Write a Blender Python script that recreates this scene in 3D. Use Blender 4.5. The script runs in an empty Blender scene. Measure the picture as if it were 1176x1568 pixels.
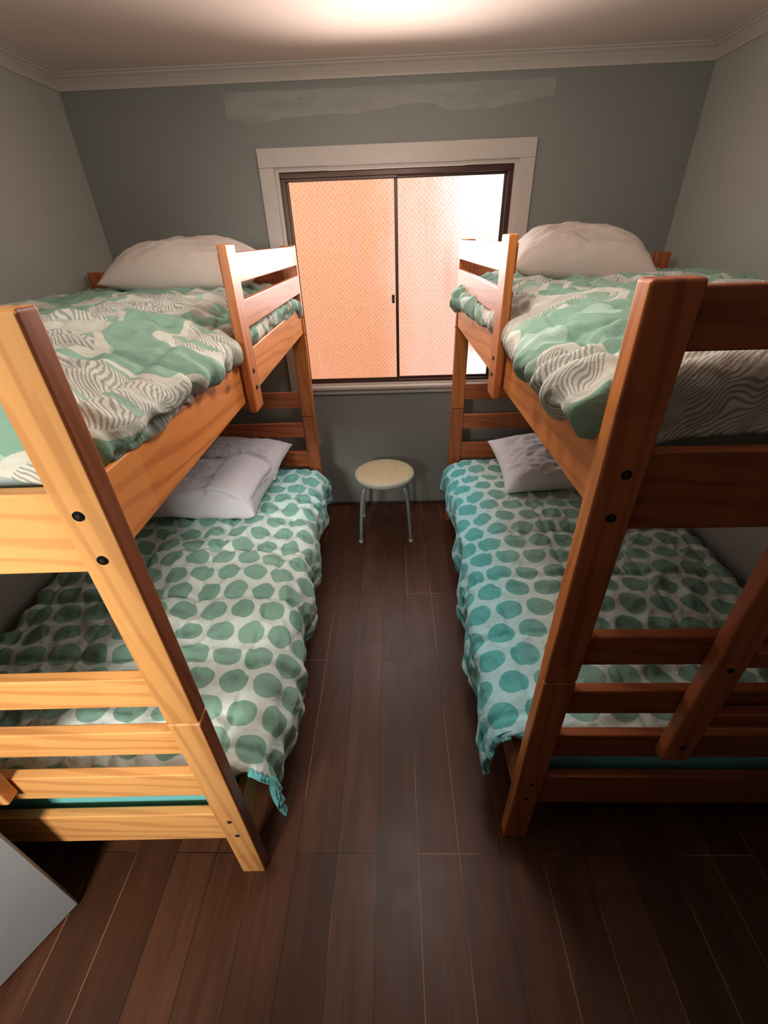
import bpy, bmesh, math, random
import numpy as np
from mathutils import Vector, Matrix, noise
random.seed(4)
SC=bpy.context.scene
COL=SC.collection
try:
    SC.view_settings.view_transform='Standard'
except Exception: pass

# ---------------- dimensions ----------------
XL,XR,YB,YF=-1.584,1.499,2.80,-0.22
ZC=2.396
# ---------------- helpers ----------------
def link(o,parent=None):
    COL.objects.link(o)
    if parent: o.parent=parent
    return o
def meshobj(name,verts,faces,mat=None,parent=None,smooth=False):
    me=bpy.data.meshes.new(name); me.from_pydata([tuple(v) for v in verts],[],faces); me.update()
    if mat: me.materials.append(mat)
    if smooth: me.polygons.foreach_set('use_smooth',[True]*len(me.polygons))
    return link(bpy.data.objects.new(name,me),parent)
def boxdata(a,b):
    x0,y0,z0=a;x1,y1,z1=b
    x0,x1=min(x0,x1),max(x0,x1)
    v=[(x0,y0,z0),(x1,y0,z0),(x1,y1,z0),(x0,y1,z0),(x0,y0,z1),(x1,y0,z1),(x1,y1,z1),(x0,y1,z1)]
    f=[(0,3,2,1),(4,5,6,7),(0,1,5,4),(1,2,6,5),(2,3,7,6),(3,0,4,7)]
    return v,f
def box(name,a,b,mat,parent=None,bev=0.0,seg=2):
    v,f=boxdata(a,b)
    o=meshobj(name,v,f,mat,parent)
    if bev>0:
        m=o.modifiers.new('b','BEVEL');m.width=bev;m.segments=seg;m.limit_method='ANGLE'
        o.data.polygons.foreach_set('use_smooth',[True]*6)
        w=o.modifiers.new('w','WEIGHTED_NORMAL')
    return o
def boxes(name,lst,mat,parent=None):
    V=[];F=[]
    for a,b in lst:
        v,f=boxdata(a,b);k=len(V);V+=v;F+=[tuple(i+k for i in q) for q in f]
    return meshobj(name,V,F,mat,parent)
def empty(name,loc=(0,0,0)):
    o=bpy.data.objects.new(name,None);o.location=loc;o.empty_display_size=.1
    return link(o)
def cyl(name,p0,p1,r,mat,parent=None,seg=20,r2=None):
    p0=Vector(p0);p1=Vector(p1);d=p1-p0;r2=r if r2 is None else r2
    q=d.to_track_quat('Z','Y').to_matrix()
    V=[];F=[]
    for k,(p,rr) in enumerate(((p0,r),(p1,r2))):
        for i in range(seg):
            a=2*math.pi*i/seg;V.append(p+q@Vector((rr*math.cos(a),rr*math.sin(a),0)))
    for i in range(seg):
        j=(i+1)%seg;F.append((i,j,seg+j,seg+i))
    F.append(tuple(range(seg-1,-1,-1)));F.append(tuple(range(seg,2*seg)))
    o=meshobj(name,V,F,mat,parent)
    for p in o.data.polygons: p.use_smooth=len(p.vertices)==4
    return o
# node helper
class NT:
    def __init__(s,name):
        s.m=bpy.data.materials.new(name);s.m.use_nodes=True;s.t=s.m.node_tree;s.t.nodes.clear()
        s.out=s.n('ShaderNodeOutputMaterial')
    def n(s,typ,**kw):
        x=s.t.nodes.new(typ)
        for k,v in kw.items(): setattr(x,k,v)
        return x
    def l(s,a,b): s.t.links.new(a,b)
    def val(s,x,inp):
        if isinstance(x,(int,float)): inp.default_value=x
        elif isinstance(x,tuple): inp.default_value=x if len(x)==4 else (*x,1)
        else: s.l(x,inp)
    def math(s,op,a,b=None,c=None,clamp=False):
        x=s.n('ShaderNodeMath',operation=op,use_clamp=clamp);s.val(a,x.inputs[0])
        if b is not None: s.val(b,x.inputs[1])
        if c is not None: s.val(c,x.inputs[2])
        return x.outputs[0]
    def mix(s,f,a,b,typ='MIX'):
        x=s.n('ShaderNodeMix',data_type='RGBA',blend_type=typ)
        s.val(f,x.inputs[0]);s.val(a,x.inputs[6]);s.val(b,x.inputs[7]);return x.outputs[2]
    def ramp(s,f,a,b):
        x=s.n('ShaderNodeMapRange',interpolation_type='SMOOTHSTEP');s.val(f,x.inputs[0]);x.inputs[1].default_value=a;x.inputs[2].default_value=b
        return x.outputs[0]
    def noise(s,vec,scale,detail=3,rough=.5,dist=0):
        x=s.n('ShaderNodeTexNoise');x.inputs['Scale'].default_value=scale;x.inputs['Detail'].default_value=detail;x.inputs['Roughness'].default_value=rough;x.inputs['Distortion'].default_value=dist
        if vec is not None: s.l(vec,x.inputs['Vector'])
        return x.outputs[0]
    def warp(s,vec,scale,amt):
        nz=s.n('ShaderNodeTexNoise');nz.inputs['Scale'].default_value=scale;nz.inputs['Detail'].default_value=1;s.l(vec,nz.inputs['Vector'])
        sb=s.n('ShaderNodeVectorMath',operation='SUBTRACT');s.l(nz.outputs['Color'],sb.inputs[0]);sb.inputs[1].default_value=(.5,.5,.5)
        sc=s.n('ShaderNodeVectorMath',operation='SCALE');s.l(sb.outputs[0],sc.inputs[0]);sc.inputs[3].default_value=amt
        va=s.n('ShaderNodeVectorMath',operation='ADD');s.l(vec,va.inputs[0]);s.l(sc.outputs[0],va.inputs[1]);return va.outputs[0]
    def mapping(s,vec,scale=(1,1,1),loc=(0,0,0),rot=(0,0,0)):
        x=s.n('ShaderNodeMapping');x.inputs['Scale'].default_value=scale;x.inputs['Location'].default_value=loc;x.inputs['Rotation'].default_value=rot
        s.l(vec,x.inputs['Vector']);return x.outputs[0]
    def obj(s): return s.n('ShaderNodeTexCoord').outputs['Object']
    def uv(s): return s.n('ShaderNodeTexCoord').outputs['UV']
    def sep(s,v):
        x=s.n('ShaderNodeSeparateXYZ');s.l(v,x.inputs[0]);return x.outputs
    def bump(s,h,strength=.3,dist=.01,normal=None):
        x=s.n('ShaderNodeBump');x.inputs['Strength'].default_value=strength;x.inputs['Distance'].default_value=dist;s.l(h,x.inputs['Height'])
        if normal is not None: s.l(normal,x.inputs['Normal'])
        return x.outputs[0]
    def bsdf(s,color,rough=.5,normal=None,**kw):
        x=s.n('ShaderNodeBsdfPrincipled');s.val(color,x.inputs['Base Color']);s.val(rough,x.inputs['Roughness'])
        if normal is not None: s.l(normal,x.inputs['Normal'])
        for k,v in kw.items(): s.val(v,x.inputs[k.replace('_',' ')])
        s.l(x.outputs[0],s.out.inputs[0]);return s.m

# ---------------- materials ----------------
def mat_plain(name,c,r=.5,metal=0,bumps=0,nscale=20):
    t=NT(name);v=t.obj();n=t.noise(v,nscale,4)
    c2=tuple(x*.88 for x in c)
    col=t.mix(n,c,c2)
    nb=t.bump(n,bumps,.002) if bumps else None
    return t.bsdf(col,r,nb,Metallic=metal)
def mat_wall(name,c,patch=False):
    t=NT(name);v=t.obj()
    n=t.noise(v,1.7,4);n2=t.noise(v,160,2)
    col=t.mix(n,tuple(x*.93 for x in c),tuple(x*1.06 for x in c))
    if patch:
        s=t.sep(v);w=t.noise(t.mapping(v,(3.2,1,1)),1,1.5)
        wob=t.math('MULTIPLY',t.math('SUBTRACT',w,.5),.13)
        z=t.math('ADD',s[2],wob)
        a=t.ramp(z,2.215,2.222);b=t.ramp(t.math('MULTIPLY',s[2],-1),-2.315,-2.305)
        cx=t.ramp(s[0],-.80,-.795);dx=t.ramp(t.math('MULTIPLY',s[0],-1),-.785,-.78)
        m=t.math('MULTIPLY',t.math('MULTIPLY',a,b),t.math('MULTIPLY',cx,dx))
        m=t.math('MULTIPLY',m,t.math('ADD',.45,t.math('MULTIPLY',t.ramp(t.noise(t.mapping(v,(2.5,1,9)),1,4,.65),.4,.6),.55)))
        col=t.mix(m,col,tuple(min(1,x*1.30+.02) for x in c))
        ch=t.n('ShaderNodeTexVoronoi');ch.inputs['Scale'].default_value=7;t.l(v,ch.inputs['Vector'])
        k=t.math('LESS_THAN',ch.outputs['Distance'],.035)
        k=t.math('MULTIPLY',k,t.ramp(s[2],2.12,2.16))
        col=t.mix(k,col,tuple(x*.45 for x in c))
    return t.bsdf(col,.62,t.bump(n2,.12,.002))
def mat_floor():
    t=NT('floor_planks');v=t.obj();s=t.sep(v)
    cx=t.n('ShaderNodeCombineXYZ');t.val(t.math('ADD',s[1],3.07),cx.inputs[0]);t.val(t.math('ADD',s[0],-.05+.1333*40),cx.inputs[1])
    b=t.n('ShaderNodeTexBrick');t.l(cx.outputs[0],b.inputs['Vector'])
    b.offset=.37;b.offset_frequency=3;b.inputs['Scale'].default_value=1
    b.inputs['Brick Width'].default_value=1.22;b.inputs['Row Height'].default_value=.1333;b.inputs['Mortar Size'].default_value=.0012;b.inputs['Mortar Smooth'].default_value=.1
    b.inputs['Color1'].default_value=(0,0,0,1);b.inputs['Color2'].default_value=(1,1,1,1);b.inputs['Mortar'].default_value=(.5,.5,.5,1);b.inputs['Bias'].default_value=0
    r=t.sep(b.outputs['Color'])[0]
    off=t.n('ShaderNodeCombineXYZ');t.val(t.math('MULTIPLY',r,7.3),off.inputs[0]);t.val(t.math('MULTIPLY',r,13.),off.inputs[1])
    va=t.n('ShaderNodeVectorMath',operation='ADD');t.l(v,va.inputs[0]);t.l(off.outputs[0],va.inputs[1])
    g=t.noise(t.mapping(va.outputs[0],(14,1.1,1)),1,4,.55,1.0)
    g2=t.noise(t.mapping(va.outputs[0],(170,7,1)),1,3,.6)
    base=t.mix(t.ramp(g,.25,.75),(.066,.024,.010),(.115,.043,.020))
    base=t.mix(t.math('MULTIPLY',t.ramp(g2,.5,.75),.5),base,(.028,.010,.005))
    br=t.math('ADD',t.math('MULTIPLY',r,.40),.72)
    mul=t.n('ShaderNodeVectorMath',operation='SCALE');t.l(base,mul.inputs[0]);t.l(br,mul.inputs[3])
    wear=t.ramp(t.noise(t.mapping(v,(2.2,1.0,1),(3.1,.4,0)),1,2),.50,.57)
    seam=t.mix(wear,(.010,.005,.003),(.36,.19,.09))
    col=t.mix(b.outputs['Fac'],mul.outputs[0],seam)
    dust=t.ramp(t.noise(v,3.2,5,.65),.55,.85)
    col=t.mix(t.math('MULTIPLY',dust,.07),col,(.25,.2,.17))
    rough=t.math('ADD',.33,t.math('MULTIPLY',t.noise(v,9,4),.14))
    h=t.math('SUBTRACT',t.math('MULTIPLY',g2,.15),b.outputs['Fac'])
    return t.bsdf(col,rough,t.bump(h,.25,.002),Specular_IOR_Level=.38)
def mat_wood(name,axis,tone):
    A,Bc,dark,stave=tone
    t=NT(name);v=t.obj();oi=t.n('ShaderNodeObjectInfo')
    rnd=oi.outputs['Random']
    off=t.n('ShaderNodeCombineXYZ')
    for i,k in enumerate((17,9,5)): t.val(t.math('MULTIPLY',rnd,float(k)),off.inputs[i])
    va=t.n('ShaderNodeVectorMath',operation='ADD');t.l(v,va.inputs[0]);t.l(off.outputs[0],va.inputs[1])
    sc=[26,26,26];sc[axis]=1.6
    g=t.noise(t.mapping(va.outputs[0],tuple(sc)),1,3,.55,.8)
    sc=[110,110,110];sc[axis]=4
    gf=t.noise(t.mapping(va.outputs[0],tuple(sc)),1,2,.55)
    sc=[9,9,9];sc[axis]=.8
    w=t.n('ShaderNodeTexWave',wave_type='BANDS',bands_direction='DIAGONAL');t.l(t.mapping(va.outputs[0],tuple(sc)),w.inputs['Vector'])
    w.inputs['Scale'].default_value=1.6;w.inputs['Distortion'].default_value=5;w.inputs['Detail'].default_value=2;w.inputs['Detail Scale'].default_value=1.2
    lines=t.ramp(w.outputs['Fac'],.55,1.0)
    sp=t.sep(va.outputs[0])[axis]
    st=t.n('ShaderNodeTexWhiteNoise',noise_dimensions='1D');t.l(t.math('FLOOR',t.math('MULTIPLY',sp,3.4)),st.inputs['W'])
    base=t.mix(g,A,Bc)
    base=t.mix(t.math('MULTIPLY',lines,.65),base,dark)
    base=t.mix(t.math('MULTIPLY',t.ramp(gf,.52,.8),.45),base,dark)
    base=t.mix(t.math('MULTIPLY',st.outputs['Value'],.30),base,stave)
    vo=t.n('ShaderNodeTexVoronoi');sc=[6,6,6];sc[axis]=2.6;t.l(t.mapping(va.outputs[0],tuple(sc)),vo.inputs['Vector']);vo.inputs['Scale'].default_value=1
    kn=t.math('SUBTRACT',1,t.ramp(vo.outputs['Distance'],.04,.09))
    base=t.mix(t.math('MULTIPLY',kn,.7),base,tuple(x*.35 for x in dark))
    return t.bsdf(base,.42,t.bump(g,.06,.002),Coat_Weight=.08,Coat_Roughness=.3,Specular_IOR_Level=.3)
def mat_dots(name,uvoff,cool_tint):
    t=NT(name);uv0=t.uv();uv=t.mapping(uv0,(1,1,1),(uvoff[0],uvoff[1],0))
    va=t.warp(uv,3,.03)
    s=t.sep(va)
    P=.113
    row=t.math('DIVIDE',s[1],P*.92);ri=t.math('FLOOR',row);rf=t.math('SUBTRACT',t.math('FRACT',row),.5)
    shift=t.math('MULTIPLY',t.math('MODULO',t.math('ABSOLUTE',ri),2.0),.5)
    c=t.math('ADD',t.math('DIVIDE',s[0],P),shift);cf=t.math('SUBTRACT',t.math('FRACT',c),.5)
    ci=t.math('FLOOR',c)
    d=t.math('SQRT',t.math('ADD',t.math('POWER',cf,2.0),t.math('POWER',rf,2.0)))
    cc=t.n('ShaderNodeCombineXYZ');t.l(ci,cc.inputs[0]);t.l(ri,cc.inputs[1])
    wn=t.n('ShaderNodeTexWhiteNoise',noise_dimensions='2D');t.l(cc.outputs[0],wn.inputs['Vector'])
    rad=t.math('ADD',.40,t.math('MULTIPLY',wn.outputs['Value'],.05))
    m=t.math('SUBTRACT',1,t.ramp(t.math('SUBTRACT',d,rad),-.015,.015))
    so=t.sep(uv0)
    k=cool_tint(t,so)
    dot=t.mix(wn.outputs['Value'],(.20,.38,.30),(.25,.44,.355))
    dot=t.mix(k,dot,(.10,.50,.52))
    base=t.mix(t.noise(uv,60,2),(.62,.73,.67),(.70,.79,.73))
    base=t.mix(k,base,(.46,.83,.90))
    col=t.mix(m,base,dot)
    weave=t.noise(uv0,420,2)
    wr=t.noise(uv0,26,4,.55,.5)
    return t.bsdf(col,.85,t.bump(wr,.6,.012,t.bump(weave,.2,.001)),Sheen_Weight=.1)
def mat_blob(name,uvoff,motif=None):
    t=NT(name);uv0=t.uv();uv=t.mapping(uv0,(1,1,1),(uvoff[0],uvoff[1],0))
    va=t.warp(uv,3.2,.22)
    vo=t.n('ShaderNodeTexVoronoi',feature='SMOOTH_F1');vo.inputs['Scale'].default_value=4.0;vo.inputs['Smoothness'].default_value=.2;t.l(va,vo.inputs['Vector'])
    d=vo.outputs['Distance']
    if motif:
        # one large printed motif of the repeat near the hem
        sw=t.sep(t.warp(uv0,6,.10))
        dm=t.math('SQRT',t.math('ADD',t.math('POWER',t.math('SUBTRACT',sw[0],motif[0]),2.),t.math('POWER',t.math('SUBTRACT',sw[1],motif[1]),2.)))
        d=t.math('MINIMUM',d,t.math('MULTIPLY',dm,.55/motif[2]))
    inblob=t.math('SUBTRACT',1,t.ramp(d,.54,.55))
    inner=t.math('SUBTRACT',1,t.ramp(d,.450,.460))
    w=t.n('ShaderNodeTexWave',wave_type='BANDS',bands_direction='DIAGONAL');w.inputs['Scale'].default_value=52;w.inputs['Distortion'].default_value=3.5;w.inputs['Detail'].default_value=1;w.inputs['Detail Scale'].default_value=.8
    t.l(t.warp(uv,9,.09),w.inputs['Vector'])
    ln=t.math('MULTIPLY',t.ramp(w.outputs['Fac'],.50,.76),inner)
    cream=t.mix(t.noise(uv,1.3,1),(.50,.50,.43),(.57,.58,.51))
    green=t.mix(t.noise(uv,2,1),(.17,.31,.225),(.22,.385,.30))
    v2=t.n('ShaderNodeTexVoronoi',feature='SMOOTH_F1');v2.inputs['Scale'].default_value=6.5;v2.inputs['Smoothness'].default_value=.2;t.l(t.mapping(t.warp(uv,4,.15),(1,1,1),(5,2,0)),v2.inputs['Vector'])
    green=t.mix(t.math('MULTIPLY',t.math('SUBTRACT',1,t.ramp(v2.outputs['Distance'],.30,.31)),.7),green,(.38,.54,.46))
    v3=t.noise(t.mapping(t.warp(uv,5,.1),(3,9,1),(0,0,0),(0,0,.7)),1,1)
    leaf=t.math('MULTIPLY',t.ramp(v3,.57,.58),inner)
    if motif: leaf=t.math('MULTIPLY',leaf,t.ramp(dm,motif[2]*.95,motif[2]))
    col=t.mix(inblob,green,cream)
    col=t.mix(t.math('MULTIPLY',ln,.62),col,(.11,.12,.12))
    col=t.mix(t.math('MULTIPLY',leaf,.9),col,(.20,.345,.255))
    weave=t.noise(uv0,420,2)
    wr=t.noise(uv0,22,4,.55,.5)
    return t.bsdf(col,.85,t.bump(wr,.6,.012,t.bump(weave,.2,.001)),Sheen_Weight=.1)
def mat_cloth(name,c):
    t=NT(name);v=t.obj();n=t.noise(v,14,4);w=t.noise(v,300,2)
    return t.bsdf(t.mix(n,c,tuple(x*.93 for x in c)),.85,t.bump(n,.25,.008,t.bump(w,.1,.001)),Sheen_Weight=.1)
def mat_glass():
    t=NT('frosted_glass');v=t.obj();s=t.sep(v)
    blur=t.noise(t.mapping(v,(1.5,1,1.5)),2,2)
    x=t.math('ADD',s[0],t.math('MULTIPLY',t.math('SUBTRACT',blur,.5),.25))
    left=t.mix(t.ramp(s[2],.95,1.95),(.90,.38,.20),(1.04,.50,.28))
    right=t.mix(t.ramp(s[2],.95,1.95),(1.0,.56,.42),(1.06,.74,.58))
    col=t.mix(t.ramp(x,-.15,.15),left,right)
    st=t.noise(t.mapping(v,(16,1,1.6)),1,2)
    col=t.mix(t.math('MULTIPLY',t.ramp(st,.5,.75),.4),col,(1.0,.44,.33))
    sky=t.math('MULTIPLY',t.ramp(x,.15,.48),t.ramp(s[2],1.45,1.85))
    sky2=t.math('MULTIPLY',t.ramp(x,.40,.47),t.math('SUBTRACT',1,t.ramp(s[2],1.0,1.15)))
    col=t.mix(t.math('MAXIMUM',sky,sky2),col,(1.22,1.2,1.2))
    sx=t.math('SINE',t.math('MULTIPLY',s[0],240.));sz=t.math('SINE',t.math('MULTIPLY',s[2],240.))
    grid=t.math('MULTIPLY',sx,sz)
    cell=t.math('ADD',1.0,t.math('MULTIPLY',grid,.13))
    n3=t.noise(v,75,3,.6);cell=t.math('MULTIPLY',cell,t.math('ADD',.70,t.math('MULTIPLY',n3,.64)))
    e=t.n('ShaderNodeEmission');t.l(col,e.inputs[0]);t.l(t.math('MULTIPLY',cell,1.0),e.inputs[1])
    g=t.n('ShaderNodeBsdfGlossy');g.inputs['Roughness'].default_value=.3;g.inputs['Color'].default_value=(.003,.003,.003,1)
    a=t.n('ShaderNodeAddShader');t.l(e.outputs[0],a.inputs[0]);t.l(g.outputs[0],a.inputs[1]);t.l(a.outputs[0],t.out.inputs[0])
    return t.m
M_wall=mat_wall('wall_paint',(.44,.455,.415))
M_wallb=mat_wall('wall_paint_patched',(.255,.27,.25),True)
M_front=mat_wall('wall_dark_bounce_cut',(.05,.045,.04))  # unseen front and hallway walls, darkened to cut bounce light
M_ceil=mat_wall('ceiling_paint',(.80,.71,.66))
M_trim=mat_plain('trim_white',(.60,.56,.51),.4,0,.05)
M_floor=mat_floor()
sc_=lambda tone,k:tuple(tuple(min(.95,c*k) for c in q) for q in tone)
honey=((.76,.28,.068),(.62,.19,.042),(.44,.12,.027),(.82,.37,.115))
guard=((.56,.185,.046),(.46,.135,.032),(.32,.085,.020),(.60,.23,.07))  # same pine, darkened to offset strong window light on the guards
lit=((.80,.40,.13),(.70,.30,.085),(.48,.18,.048),(.85,.48,.18))  # same pine, brighter light on the left bed end put into the colour
shaded=((.46,.135,.048),(.34,.090,.032),(.22,.055,.020),(.52,.17,.06))  # same pine with shade put into the colour
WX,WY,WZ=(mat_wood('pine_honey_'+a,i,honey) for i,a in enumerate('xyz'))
GX,GY,GZ=(mat_wood('pine_dimmed_'+a,i,guard) for i,a in enumerate('xyz'))
PX,PY,PZ=(mat_wood('pine_lit_'+a,i,lit) for i,a in enumerate('xyz'))
DX,DY,DZ=(mat_wood('pine_shaded_'+a,i,shaded) for i,a in enumerate('xyz'))
EX=mat_wood('pine_deepshade_x',0,sc_(shaded,.72))  # deeper shade put into the pine colour, rails of the right end
EZ=mat_wood('pine_deepshade_z',2,sc_(shaded,.6))  # deeper shade put into the pine colour, left post aisle face
M_bronze=mat_plain('bronze_aluminium',(.075,.036,.024),.35,.4)
M_black=mat_plain('black_steel',(.012,.012,.014),.35,.6)
M_glass=mat_glass()
M_door=mat_plain('door_paint',(.42,.44,.47),.45,0,.05)
M_leg=mat_plain('grey_enamel',(.30,.36,.35),.35,.2)
M_pillow=mat_cloth('pillow_cotton',(.72,.70,.76))
M_pillowb=mat_cloth('pillow_cotton_white',(.92,.90,.92))
M_pillow2=mat_cloth('pillow_cotton_ecru',(.54,.46,.41))
M_sheet=mat_cloth('turquoise_sheet',(.16,.56,.58))
M_matt=mat_cloth('mattress_ticking',(.40,.50,.48))
def mat_stool():
    t=NT('cream_ribbed_plastic');v=t.obj();s=t.sep(v)
    w=t.math('SINE',t.math('MULTIPLY',s[0],520.))
    return t.bsdf(t.mix(t.ramp(w,-.5,.8),(.50,.40,.22),(.76,.66,.44)),.4,t.bump(w,.5,.002))
M_stool=mat_stool()

# ---------------- room shell ----------------
T=.12
meshobj('floor',*boxdata((XL-T,YF-2.4,-.1),(XR+T,YB+T,0)),M_floor)
boxes('ceiling',[((XL-T,YF-.1,ZC),(XR+T,YB+T,ZC+.1))],M_ceil)
boxes('ceiling_hallway',[((XL-T,YF-2.4,ZC),(XR+T,YF-.1,ZC+.1))],M_front)
meshobj('wall_left',*boxdata((XL-T,YF-.1,0),(XL,YB+T,ZC)),M_wall)
meshobj('wall_right',*boxdata((XR,YF-.1,0),(XR+T,YB+T,ZC)),M_wall)
ox0,ox1,oz0,oz1=-.595,.648,.895,2.02
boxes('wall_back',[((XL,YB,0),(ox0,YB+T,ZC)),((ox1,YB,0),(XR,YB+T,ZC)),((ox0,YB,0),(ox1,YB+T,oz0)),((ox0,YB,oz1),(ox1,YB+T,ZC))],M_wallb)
dx0,dx1=-1.46,-.62
boxes('wall_front',[((XL,YF-.1,0),(dx0,YF,ZC)),((dx1,YF-.1,0),(XR,YF,ZC)),((dx0,YF-.1,2.06),(dx1,YF,ZC))],M_front)
boxes('wall_hallway',[((XL,YF-2.4,0),(XR,YF-2.3,ZC)),((XL-T,YF-2.4,0),(XL,YF-.1,ZC)),((XR,YF-2.4,0),(XR+T,YF-.1,ZC))],M_front)
def cornice(name,p0,p1,inward):
    prof=[(0,0),(.0,-.078),(.012,-.078),(.016,-.066),(.028,-.048),(.046,-.028),(.062,-.018),(.066,-.010),(.078,-.008),(.078,0)]
    prof=[(a*.72,b*.72) for a,b in prof]
    p0=Vector(p0);p1=Vector(p1);d=(p1-p0).normalized();n=Vector(inward)
    V=[];F=[]
    for p,sg in ((p0,1),(p1,-1)):
        for a,b in prof:
            V.append(p+n*a+Vector((0,0,b))+d*sg*a)
    k=len(prof)
    for i in range(k-1): F.append((i,i+1,k+i+1,k+i))
    return meshobj(name,V,F,M_trim)
z=ZC
cornice('trim_1',(XL,YB,z),(XR,YB,z),(0,-1,0))
cornice('trim_2',(XL,YF,z),(XL,YB,z),(1,0,0))
cornice('trim_3',(XR,YF,z),(XR,YB,z),(-1,0,0))
M_shade=mat_plain('foot_shade',(.06,.04,.035),.4)  # no skirting here: dark strips stand in for shade at the wall foot
box('foot_shade_back',(XL,YB-.012,0),(XR,YB,.022),M_shade,bev=.003)
box('foot_shade_left',(XL,YF,0),(XL+.012,YB-.012,.022),M_shade,bev=.003)
box('foot_shade_right',(XR-.012,YF,0),(XR,YB-.012,.022),M_shade,bev=.003)

# ---------------- window ----------------
W=empty('window_1',(0,0,0))
cw=.078
def frame(name,x0,x1,z0,z1,w,y0,y1,mat,par,wb=None,bev=.003):
    wb=w if wb is None else wb
    box(name+'_head',(x0,y0,z1-w),(x1,y1,z1),mat,par,bev)
    box(name+'_sill',(x0,y0,z0),(x1,y1,z0+wb),mat,par,bev)
    box(name+'_jamb_l',(x0,y0,z0+wb),(x0+w,y1,z1-w),mat,par,bev)
    box(name+'_jamb_r',(x1-w,y0,z0+wb),(x1,y1,z1-w),mat,par,bev)
frame('casing',ox0-cw,ox1+cw,oz0-.045,oz1+cw,cw,YB-.022,YB-.001,M_trim,W,wb=.045)
box('sill_board',(ox0-.02,YB-.045,oz0-.012),(ox1+.02,YB+.01,oz0+.008),M_trim,W,.004)
frame('reveal',ox0,ox1,oz0,oz1,.018,YB-.005,YB+.1,M_trim,W,bev=0)
frame('outer_frame',ox0+.018,ox1-.018,oz0+.006,oz1-.018,.026,YB+.012,YB+.075,M_bronze,W)
mx=.02
frame('sash_fixed',mx-.012,ox1-.04,oz0+.028,oz1-.04,.016,YB+.045,YB+.065,M_bronze,W)
frame('sash_sliding',ox0+.04,mx+.014,oz0+.028,oz1-.04,.018,YB+.018,YB+.042,M_bronze,W)
box('pane_left',(ox0+.05,YB+.028,oz0+.035),(mx,YB+.032,oz1-.05),M_glass,W)
box('pane_right',(mx,YB+.053,oz0+.035),(ox1-.05,YB+.057,oz1-.05),M_glass,W)
box('latch',(mx-.026,YB+.006,1.375),(mx-.010,YB+.02,1.42),M_black,W,.004)
box('latch_lever',(mx-.020,YB-.006,1.385),(mx-.014,YB+.008,1.40),M_black,W,.002)

# ---------------- bunk beds ----------------
def bunk(name,X0,Y0,s,Wd,L,rotz,gy0,gy1,ladder,fx,fz,fz_in,fl):
    E=empty(name,(X0,Y0,0));E.rotation_euler=(0,0,rotz)
    def B(nm,lx0,lx1,y0,y1,z0,z1,mat,bev=.004):
        return box(nm,(s*lx0,y0,z0),(s*lx1,y1,z1),mat,E,bev,3)
    pw=.075;pd=.042;seam=.815
    for i,(a,yy,zt) in enumerate(((0,0,1.645),(Wd-pw,0,1.645),(0,L-pd,1.685),(Wd-pw,L-pd,1.60))):
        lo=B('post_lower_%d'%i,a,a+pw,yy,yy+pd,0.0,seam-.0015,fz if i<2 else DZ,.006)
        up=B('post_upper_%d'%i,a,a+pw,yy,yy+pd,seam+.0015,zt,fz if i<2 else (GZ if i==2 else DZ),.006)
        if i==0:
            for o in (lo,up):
                o.data.materials.append(fz_in)  # aisle face: shade on left bunk, light on right, put into the colour
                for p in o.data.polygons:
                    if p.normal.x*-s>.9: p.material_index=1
    for i,(z0,z1) in enumerate(((.24,.38),(1.28,1.41))):
        B('side_rail_aisle_%d'%i,.008,.034,pd,L-pd,z0,z1,WY)
        B('side_rail_wall_%d'%i,Wd-.034,Wd-.008,pd,L-pd,z0,z1,WY)
        for k in range(12):
            y=.12+k*(L-.24)/11
            B('slat_%d_%d'%(i,k),.034,Wd-.034,y-.03,y+.03,z0+.04,z0+.055,WX,.002)
    for e,yy in enumerate((.008,L-.034)):
        for k,(z0,z1) in enumerate(((.225,.375),(.482,.585),(.682,.772),(.868,.960),(1.243,1.395),(1.55,1.635) if e==0 else (1.50,1.58))):
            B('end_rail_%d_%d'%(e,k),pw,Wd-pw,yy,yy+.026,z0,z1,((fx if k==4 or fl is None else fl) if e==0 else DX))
    B('guard_upright',-.024,.0,gy0,gy1,1.25,1.70,GZ,.004)
    for k,(z0,z1) in enumerate(((1.60,1.68),(1.475,1.555))):
        B('guard_rail_%d'%k,-.002,.020,gy1-.03,L-pd,z0,z1,GY)
    a=ladder
    for i,l0 in enumerate((a,a+.34)):
        B('ladder_stile_%d'%i,l0,l0+.07,-.030,.004,.535,1.62,fz,.005)
    for k,zz in enumerate((.68,.90,1.14,1.38)):
        B('ladder_rung_%d'%k,a+.07,a+.34,-.028,.002,zz,zz+.05,fx,.005)
    for k,(lx,zz) in enumerate(((.042,1.36),(.038,1.275),(.040,.35),(.036,.265))):
        rr=.0085 if k<2 else .006
        cyl('bolt_%d'%k,(s*lx,-.0025,zz),(s*lx,.01,zz),rr,M_black,E)
        cyl('bolt_socket_%d'%k,(s*lx,-.0035,zz),(s*lx,.0,zz),rr*.45,M_bronze,E,8)
        cyl('bolt_far_%d'%k,(s*-.002,L-.02,zz),(s*.01,L-.02,zz),.008,M_black,E)
    for k,zz in enumerate((.60,.9)):
        cyl('ladder_bolt_%d'%k,(s*(a+.035),-.033,zz),(s*(a+.035),-.02,zz),.007,M_black,E)
    cyl('guard_bolt_0',(s*-.027,(gy0+gy1)/2,1.32),(s*-.02,(gy0+gy1)/2,1.32),.007,M_black,E)
    cyl('guard_bolt_1',(s*-.027,(gy0+gy1)/2,1.37),(s*-.02,(gy0+gy1)/2,1.37),.007,M_black,E)
    return E
LB=dict(X0=-.439,Y0=.54,s=-1,Wd=1.06,L=1.97,rotz=math.radians(1.2))
RB=dict(X0=.336,Y0=.637,s=1,Wd=1.06,L=1.95,rotz=math.radians(-.2))
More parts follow.
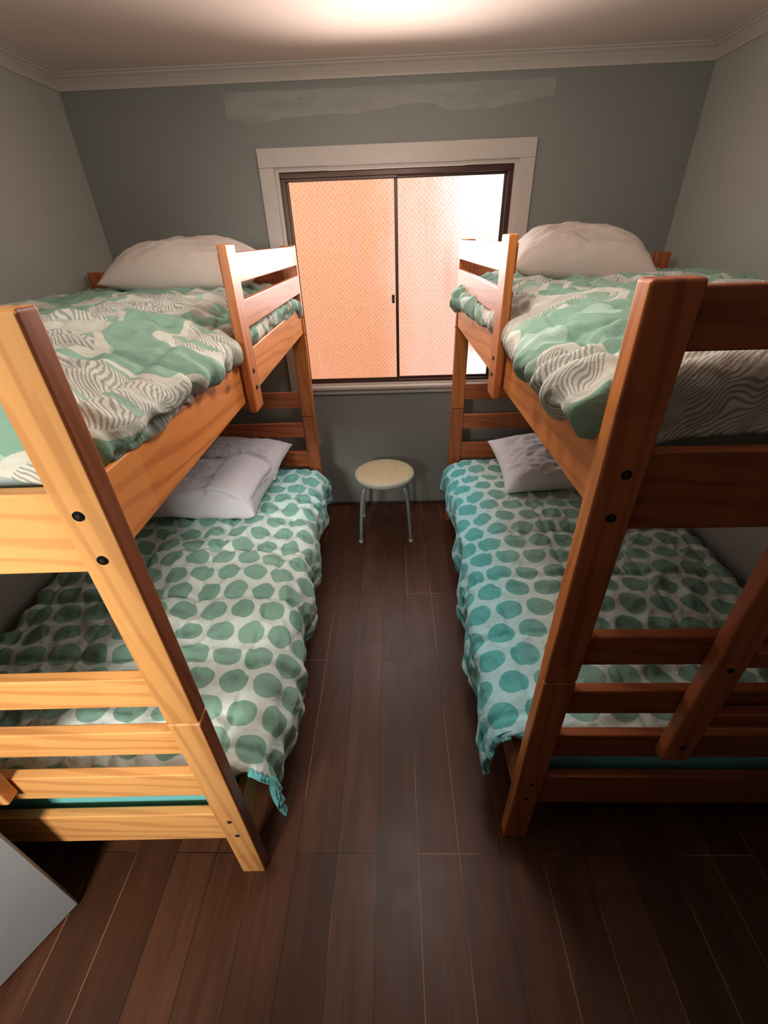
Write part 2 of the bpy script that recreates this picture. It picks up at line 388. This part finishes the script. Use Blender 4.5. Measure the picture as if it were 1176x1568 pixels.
bunk('bunk_bed',gy0=.76,gy1=.845,ladder=.540,fx=PX,fz=PZ,fz_in=EZ,fl=None,**LB)
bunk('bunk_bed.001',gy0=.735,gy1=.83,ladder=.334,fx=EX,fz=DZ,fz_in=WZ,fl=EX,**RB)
def toworld(b,lx,y,z):
    c,sn=math.cos(b['rotz']),math.sin(b['rotz']);x=b['s']*lx
    return (b['X0']+c*x-sn*y,b['Y0']+sn*x+c*y,z)

# ---------------- bedding ----------------
def fb(x,y,z,o=4): return noise.fractal((x,y,z),.9,2.0,o)
def ridge(x,y,z): return 1-abs(noise.noise((x,y,z)))*2
def sst(a,b,x):
    u=max(0,min(1,(x-a)/(b-a)));return u*u*(3-2*u)
def quilt(name,b,y0,y1,ztop,zedge,hem,bulge,wallx,mat,seed,mattz,drop,side='hang',nu=250,nv=350,amp=1.0,under=None):
    V=[];UV=[]
    R=.05;arc=R*math.pi/2;flat=y1-(y0+R);tot_v=drop+arc+flat
    for j in range(nv):
        qv=tot_v*j/(nv-1)
        if qv<drop: y=y0;dz=-(drop-qv)-R;ey=1
        elif qv<drop+arc:
            a=(qv-drop)/R;y=y0+R-R*math.cos(a);dz=-R+R*math.sin(a);ey=1-sst(0,1,(qv-drop)/arc)
        else: y=y0+R+(qv-drop-arc);dz=0;ey=0
        tv=(y-y0)/(y1-y0);yy=qv
        hz=hem(tv);bu=bulge(tv)
        if side=='hang':
            pts=[(wallx+.012,mattz-.02),(wallx+.005,ztop-.04),(wallx-.03,ztop-.005),(wallx-.12,ztop+.004),(.45,ztop+.012),(.14,ztop+.004),(.045,ztop-.012),(-bu*.55,ztop-.05),(-bu,ztop-.11),(-bu*1.08,(ztop+hz)/2-.02),(-bu*.95,hz)]
        else:
            pts=[(wallx+.012,mattz),(wallx+.005,ztop-.05),(wallx-.03,ztop-.01),(wallx-.12,ztop+.004),(.45,ztop+.012),(.17,ztop+.0),(.08,ztop-.02),(.03-bu,ztop-.06),(.008-bu,zedge+.045),(.012-bu*.5,zedge+.012),(.045,zedge)]
        P=[Vector((p[0],0,p[1])) for p in pts]
        dense=[]
        for i in range(len(P)-1):
            a=P[max(i-1,0)];c=P[i];d=P[i+1];e=P[min(i+2,len(P)-1)]
            for k in range(10):
                u=k/10
                dense.append(.5*((2*c)+(-a+d)*u+(2*a-5*c+4*d-e)*u*u+(-a+3*c-3*d+e)*u**3))
        dense.append(P[-1])
        cum=[0]
        for i in range(1,len(dense)): cum.append(cum[-1]+(dense[i]-dense[i-1]).length)
        tot=cum[-1];k=0
        for i in range(nu):
            q=tot*i/(nu-1)
            while k<len(cum)-2 and cum[k+1]<q: k+=1
            if i==0:k=0
            u=(q-cum[k])/max(1e-9,cum[k+1]-cum[k]);pt=dense[k].lerp(dense[k+1],u)
            tg=(dense[k+1]-dense[k]).normalized();nm=Vector((-tg.z,0,tg.x))
            if nm.z<0 and abs(nm.z)>.5: nm=-nm
            if abs(nm.z)<=.9 and pt.x<.3 and nm.x>0: nm=-nm
            if abs(nm.z)<=.9 and pt.x>=.3 and nm.x<0: nm=-nm
            xx=q
            n1=noise.noise((xx*2.1,yy*1.7,seed+9))
            w=.012*fb(xx*4+seed,yy*4,seed)+.012*(ridge(xx*5+seed*2,yy*5+.8*noise.noise((xx*3,yy*3,seed)),3)-.5)
            w+=.008*(ridge(xx*16+seed,yy*12+.6*n1,5+seed)-.5)
            w+=.0105*math.sin(yy*66+5*noise.noise((xx*3,yy*4,seed)))*max(0,n1+.2)
            w+=.006*math.sin(xx*60+5*noise.noise((xx*3,yy*4,seed+4)))*max(0,-n1+.05)
            w-=.009*math.exp(-((((q/.30)%1)-.5)*.30/.012)**2)+.009*math.exp(-((((yy/.30)%1)-.5)*.30/.012)**2)
            hang=max(0,min(1,(ztop-.05-pt.z)/.15)) if side=='hang' and pt.x<.3 else 0
            w=w*(1-.3*hang)*amp
            fold=hang*(.018*math.sin(yy*17+2*noise.noise((yy*2,seed,0)))+.010*noise.noise((yy*14,pt.z*3,seed)))
            inx=sst(-.02,.09,pt.x)
            if side=='tuck': inx=sst(-.01,.05,pt.x)
            x=pt.x+nm.x*w-fold;z=pt.z+nm.z*w*(1-ey)
            z+=dz*inx
            yo=y-abs(w)*.6*ey*inx
            if inx<1:
                if side=='tuck':
                    x=x+(.055-x)*(1-inx)*ey
                else: yo=y+(1-inx)*(.03+.02*noise.noise((pt.z*9,seed,1)))*ey
            if side!='hang' and pt.x<.09: z=max(z,zedge)
            df=(y1-y)
            if df<.10:
                f=1-df/.10;z-=.05*f**2.5
            if pt.x>wallx-.06: z=max(z,mattz-.03)
            V.append(toworld(b,x,yo,z));UV.append((q,qv))
    F=[]
    for j in range(nv-1):
        for i in range(nu-1):
            a=j*nu+i;F.append((a,a+1,a+nu+1,a+nu) if b['s']<0 else (a,a+nu,a+nu+1,a+1))
    o=meshobj(name,V,F,mat,smooth=True)
    uvl=o.data.uv_layers.new(name='UVMap')
    idx=np.zeros(len(o.data.loops),dtype=np.int32);o.data.loops.foreach_get('vertex_index',idx)
    arr=np.array(UV,dtype=np.float32)[idx];uvl.data.foreach_set('uv',arr.ravel())
    m=o.modifiers.new('thick','SOLIDIFY');m.thickness=.012;m.offset=-1
    if under: o.data.materials.append(under);m.material_offset=1;m.material_offset_rim=1
    return o
def mattress(name,b,z0,z1,lx0,lx1,y0,y1,mat):
    bm=bmesh.new();bmesh.ops.create_cube(bm,size=1)
    for v in bm.verts:
        v.co=Vector(((lx0+lx1)/2*b['s']+v.co.x*(lx1-lx0),(y0+y1)/2+v.co.y*(y1-y0),(z0+z1)/2+v.co.z*(z1-z0)))
    bmesh.ops.bevel(bm,geom=bm.edges[:]+bm.verts[:],offset=.035,segments=4,affect='EDGES',profile=.5)
    me=bpy.data.meshes.new(name);bm.to_mesh(me);bm.free();me.materials.append(mat)
    me.polygons.foreach_set('use_smooth',[True]*len(me.polygons))
    o=link(bpy.data.objects.new(name,me));o.location=(b['X0'],b['Y0'],0);o.rotation_euler=(0,0,b['rotz'])
    return o
mattress('mattress',LB,.297,.465,.045,1.02,.055,1.90,M_sheet)
mattress('mattress.001',RB,.297,.465,.045,1.02,.055,1.88,M_sheet)
mattress('mattress.002',LB,1.337,1.475,.060,1.02,.085,1.90,M_matt)
mattress('mattress.003',RB,1.337,1.475,.060,1.02,.085,1.88,M_matt)
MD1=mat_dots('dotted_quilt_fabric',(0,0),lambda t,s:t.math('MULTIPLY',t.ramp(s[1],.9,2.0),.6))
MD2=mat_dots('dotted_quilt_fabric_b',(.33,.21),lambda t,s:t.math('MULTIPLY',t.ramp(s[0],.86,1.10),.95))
MB1=mat_blob('leaf_quilt_fabric',(0.4,0));MB2=mat_blob('leaf_quilt_fabric_b',(3.1,1.70),(.80,.10,.24))
lerp=lambda a,b,t:a+(b-a)*t
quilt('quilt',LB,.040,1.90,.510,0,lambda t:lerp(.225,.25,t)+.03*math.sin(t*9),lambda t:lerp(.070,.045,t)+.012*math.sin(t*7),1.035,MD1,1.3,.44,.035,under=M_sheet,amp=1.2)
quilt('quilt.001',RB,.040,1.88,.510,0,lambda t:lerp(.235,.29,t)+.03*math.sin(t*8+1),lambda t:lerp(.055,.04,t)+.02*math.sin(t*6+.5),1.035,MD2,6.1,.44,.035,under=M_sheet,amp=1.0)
quilt('quilt.002',LB,.045,1.86,1.535,1.405,lambda t:0,lambda t:.012+.012*math.sin(t*8),1.035,MB1,11.7,1.44,.08,side='tuck',amp=1.15,under=M_sheet)
quilt('quilt.003',RB,.045,1.86,1.535,1.395,lambda t:0,lambda t:.035+.02*math.sin(t*7+1),1.035,MB2,17.2,1.44,.08,side='tuck',amp=1.15,under=M_sheet)

def pillow(name,loc,size,rot,mat,seed,n=90,p=3.2,cr=1.0,hem=False,low=.55):
    V=[];F=[]
    for sd in (1,-1):
        for j in range(n):
            for i in range(n):
                u=-1+2*i/(n-1);v=-1+2*j/(n-1)
                x=u*(1-.07*(1-v*v)*abs(u)**2);y=v*(1-.10*(1-u*u)*abs(v)**2)
                h=((1-abs(u)**p)*(1-abs(v)**p))**.55 if abs(u)<1 and abs(v)<1 else 0
                w=.06*fb(u*1.8+seed,v*1.8,seed,3)+cr*(.05*(ridge(u*2.5+seed,v*4,seed)-.6)+.02*(ridge(u*6+seed,v*8,seed)-.6))
                h2=h*(1+w*2.2)
                if hem: h2*=1-.10*math.exp(-((u-.70)/.025)**2)-.05*math.exp(-((u-.78)/.02)**2)
                zz=sd*h2*(1 if sd>0 else low)
                V.append((x*size[0]/2,y*size[1]/2,zz*size[2]))
    for sd in range(2):
        for j in range(n-1):
            for i in range(n-1):
                a=sd*n*n+j*n+i
                F.append((a,a+1,a+n+1,a+n) if sd==0 else (a,a+n,a+n+1,a+1))
    o=meshobj(name,V,F,mat,smooth=True)
    bm=bmesh.new();bm.from_mesh(o.data);bmesh.ops.remove_doubles(bm,verts=bm.verts[:],dist=.0004);bm.to_mesh(o.data);bm.free()
    o.data.polygons.foreach_set('use_smooth',[True]*len(o.data.polygons))
    o.location=loc;o.rotation_euler=[math.radians(a) for a in rot]
    return o
pillow('pillow',(-1.00,1.97,.60),(.66,.42,.12),(4,0,-4),M_pillow,2.1,p=6,hem=True)
pillow('pillow.001',(.88,2.22,.60),(.64,.44,.11),(16,0,4),M_pillowb,5.2)
pillow('pillow.002',(-.89,2.17,1.60),(.64,.42,.125),(6,0,3),M_pillow2,8.8,cr=.6)
pillow('pillow.003',(.81,2.20,1.59),(.56,.44,.125),(8,4,-10),M_pillow2,12.4,cr=.6)
pillow('pillow.004',(-.89,2.28,.64),(.50,.32,.075),(14,2,-8),M_pillow,21.3,p=4)
# folded linen resting over the aisle end of the front pillow
def folded(name,loc,rot,w,l,layers,th,mat,seed):
    V=[];F=[]
    nx,ny=26,40
    for k in range(layers):
        for sd in (0,1):
            for j in range(ny):
                for i in range(nx):
                    u=i/(nx-1);v=j/(ny-1)
                    e=min(1,min(u,1-u)*14)*min(1,min(v,1-v)*14)
                    bulge=th*.48*math.sqrt(max(0,1-(1-e)**2))
                    zc=(k+.5)*th+.006*fb(u*2+seed,v*3,seed+k*.3,3)-.03*abs(u-.35)**2*4-.02*(v-.5)**2*4
                    off=.006*noise.noise((k*3.1,v*3,seed))
                    V.append(((u-.5)*w+off,(v-.5)*l+off,zc+(bulge if sd else -bulge)))
            b0=len(V)-nx*ny
            for j in range(ny-1):
                for i in range(nx-1):
                    a=b0+j*nx+i
                    F.append((a,a+1,a+nx+1,a+nx) if sd else (a,a+nx,a+nx+1,a+1))
    o=meshobj(name,V,F,mat,smooth=True)
    bm=bmesh.new();bm.from_mesh(o.data);bmesh.ops.remove_doubles(bm,verts=bm.verts[:],dist=.0002);bm.to_mesh(o.data);bm.free()
    o.data.polygons.foreach_set('use_smooth',[True]*len(o.data.polygons))
    o.location=loc;o.rotation_euler=[math.radians(a) for a in rot];return o
folded('folded_towel',(-.80,1.955,.690),(3,9,-6),.22,.37,2,.026,mat_cloth('towel_white',(.78,.76,.82)),4.4)

# ---------------- stool ----------------
S=empty('stool',(-.075,2.46,0))
def lathe(name,prof,mat,parent,seg=56,loc=(0,0,0)):
    V=[];F=[]
    for r,z in prof:
        for i in range(seg):
            a=2*math.pi*i/seg;V.append((r*math.cos(a)+loc[0],r*math.sin(a)+loc[1],z+loc[2]))
    for k in range(len(prof)-1):
        for i in range(seg):
            j=(i+1)%seg;F.append((k*seg+i,k*seg+j,(k+1)*seg+j,(k+1)*seg+i))
    return meshobj(name,V,F,mat,parent,True)
q=1.08
lathe('seat_top',[(.0005,.452),(.10*q,.452),(.155*q,.450),(.166*q,.446),(.170*q,.440)],M_stool,S)
M_rim=mat_plain('stool_rim',(.60,.60,.52),.35)
lathe('seat_rim',[(.166*q,.447),(.173*q,.443),(.176*q,.434),(.176*q,.420),(.172*q,.412),(.15*q,.410),(.0005,.410)],M_rim,S)
def tube(name,pts,r,mat,parent):
    cu=bpy.data.curves.new(name,'CURVE');cu.dimensions='3D';cu.bevel_depth=r;cu.bevel_resolution=5;cu.resolution_u=12;cu.use_fill_caps=True
    sp=cu.splines.new('BEZIER');sp.bezier_points.add(len(pts)-1)
    for q,p in zip(sp.bezier_points,pts): q.co=p;q.handle_left_type=q.handle_right_type='AUTO'
    cu.materials.append(mat);o=bpy.data.objects.new(name,cu);link(o,parent);return o
for i,(a,b_) in enumerate(((-1,-1),(1,-1),(-1,1),(1,1))):
    tube('leg_%d'%i,[(a*.02,b_*.02,.402),(a*.085,b_*.085,.402),(a*.122,b_*.122,.385),(a*.138,b_*.138,.33),(a*.153,b_*.150,.18),(a*.164,b_*.158,.008)],.0105,M_leg,S)
    cyl('foot_%d'%i,(a*.164,b_*.158,0),(a*.1635,b_*.1575,.022),.0135,M_rim,S)

# ---------------- door ----------------
D=empty('door_1',(-1.44,-.205,0));ang=math.atan2(.48+.205,-1.02+1.44)
D.rotation_euler=(0,0,ang);dl=.795
box('leaf',(0,-.035,.012),(dl,0,2.03),M_door,D,.003)
cyl('handle_rose',(dl-.06,-.047,1.0),(dl-.06,-.035,1.0),.026,M_leg,D)
cyl('handle_stem',(dl-.06,-.085,1.0),(dl-.06,-.045,1.0),.008,M_leg,D)
cyl('handle_lever',(dl-.06,-.085,1.0),(dl-.17,-.085,1.0),.009,M_leg,D)
for k,zz in enumerate((.25,1.78)): cyl('hinge_%d'%k,(-.004,.0,zz),(-.004,.0,zz+.09),.007,M_leg,D)

# ---------------- fill lamp, added unseen over the aisle to brighten the room ----------------
CL=empty('added_fill_lamp',(0.05,1.15,0))
lathe('fill_canopy',[(.0005,ZC-.03),(.03,ZC-.03),(.05,ZC-.01),(.055,ZC)],M_trim,CL)
cyl('fill_cord',(0,0,2.27),(0,0,ZC-.02),.004,M_black,CL,10)
cyl('fill_socket',(0,0,2.22),(0,0,2.28),.022,M_trim,CL)
pl=bpy.data.lights.new('fill_bulb','POINT');pl.energy=18;pl.color=(1,.90,.83);pl.shadow_soft_size=.10
po=link(bpy.data.objects.new('fill_bulb',pl),CL);po.location=(0,0,2.10)

# ---------------- lights ----------------
def area(name,loc,target,sx,sy,power,color,spread=None):
    L=bpy.data.lights.new(name,'AREA');L.shape='RECTANGLE';L.size=sx;L.size_y=sy;L.energy=power;L.color=color
    if spread: L.spread=math.radians(spread)
    o=link(bpy.data.objects.new(name,L));o.location=loc
    o.rotation_euler=(Vector(target)-Vector(loc)).to_track_quat('-Z','Y').to_euler();return o
area('window_skylight',(.03,YB-.03,1.45),(.03,.8,.2),1.1,1.0,9,(.88,.95,1),150)
area('window_groundlight',(.03,YB-.04,1.80),(.03,YB-1.04,2.06),.70,.40,12,(1,.80,.71),112)
area('hallway_lamp',(-1.0,-1.4,2.0),(-.75,.5,.9),.55,.55,18,(1,.94,.85),80)
wd=bpy.data.worlds.new('w');SC.world=wd;wd.use_nodes=True
wd.node_tree.nodes['Background'].inputs[0].default_value=(.6,.75,1,1);wd.node_tree.nodes['Background'].inputs[1].default_value=.6

# ---------------- camera ----------------
cam=bpy.data.cameras.new('camera');co=link(bpy.data.objects.new('camera',cam));SC.camera=co
p,yw,r,f=.5657,-.0352,-.0368,.9976*661
Fv=Vector((math.sin(yw)*math.cos(p),math.cos(yw)*math.cos(p),-math.sin(p)));R=Vector((math.cos(yw),-math.sin(yw),0));Dn=Fv.cross(R)
R2=math.cos(r)*R-math.sin(r)*Dn;D2=math.sin(r)*R+math.cos(r)*Dn
m=Matrix((R2,-D2,-Fv)).transposed().to_4x4();m.translation=Vector((0,0,1.70));co.matrix_world=m
cam.sensor_fit='VERTICAL';cam.sensor_height=36;cam.lens=36*f/1568;cam.clip_start=.02
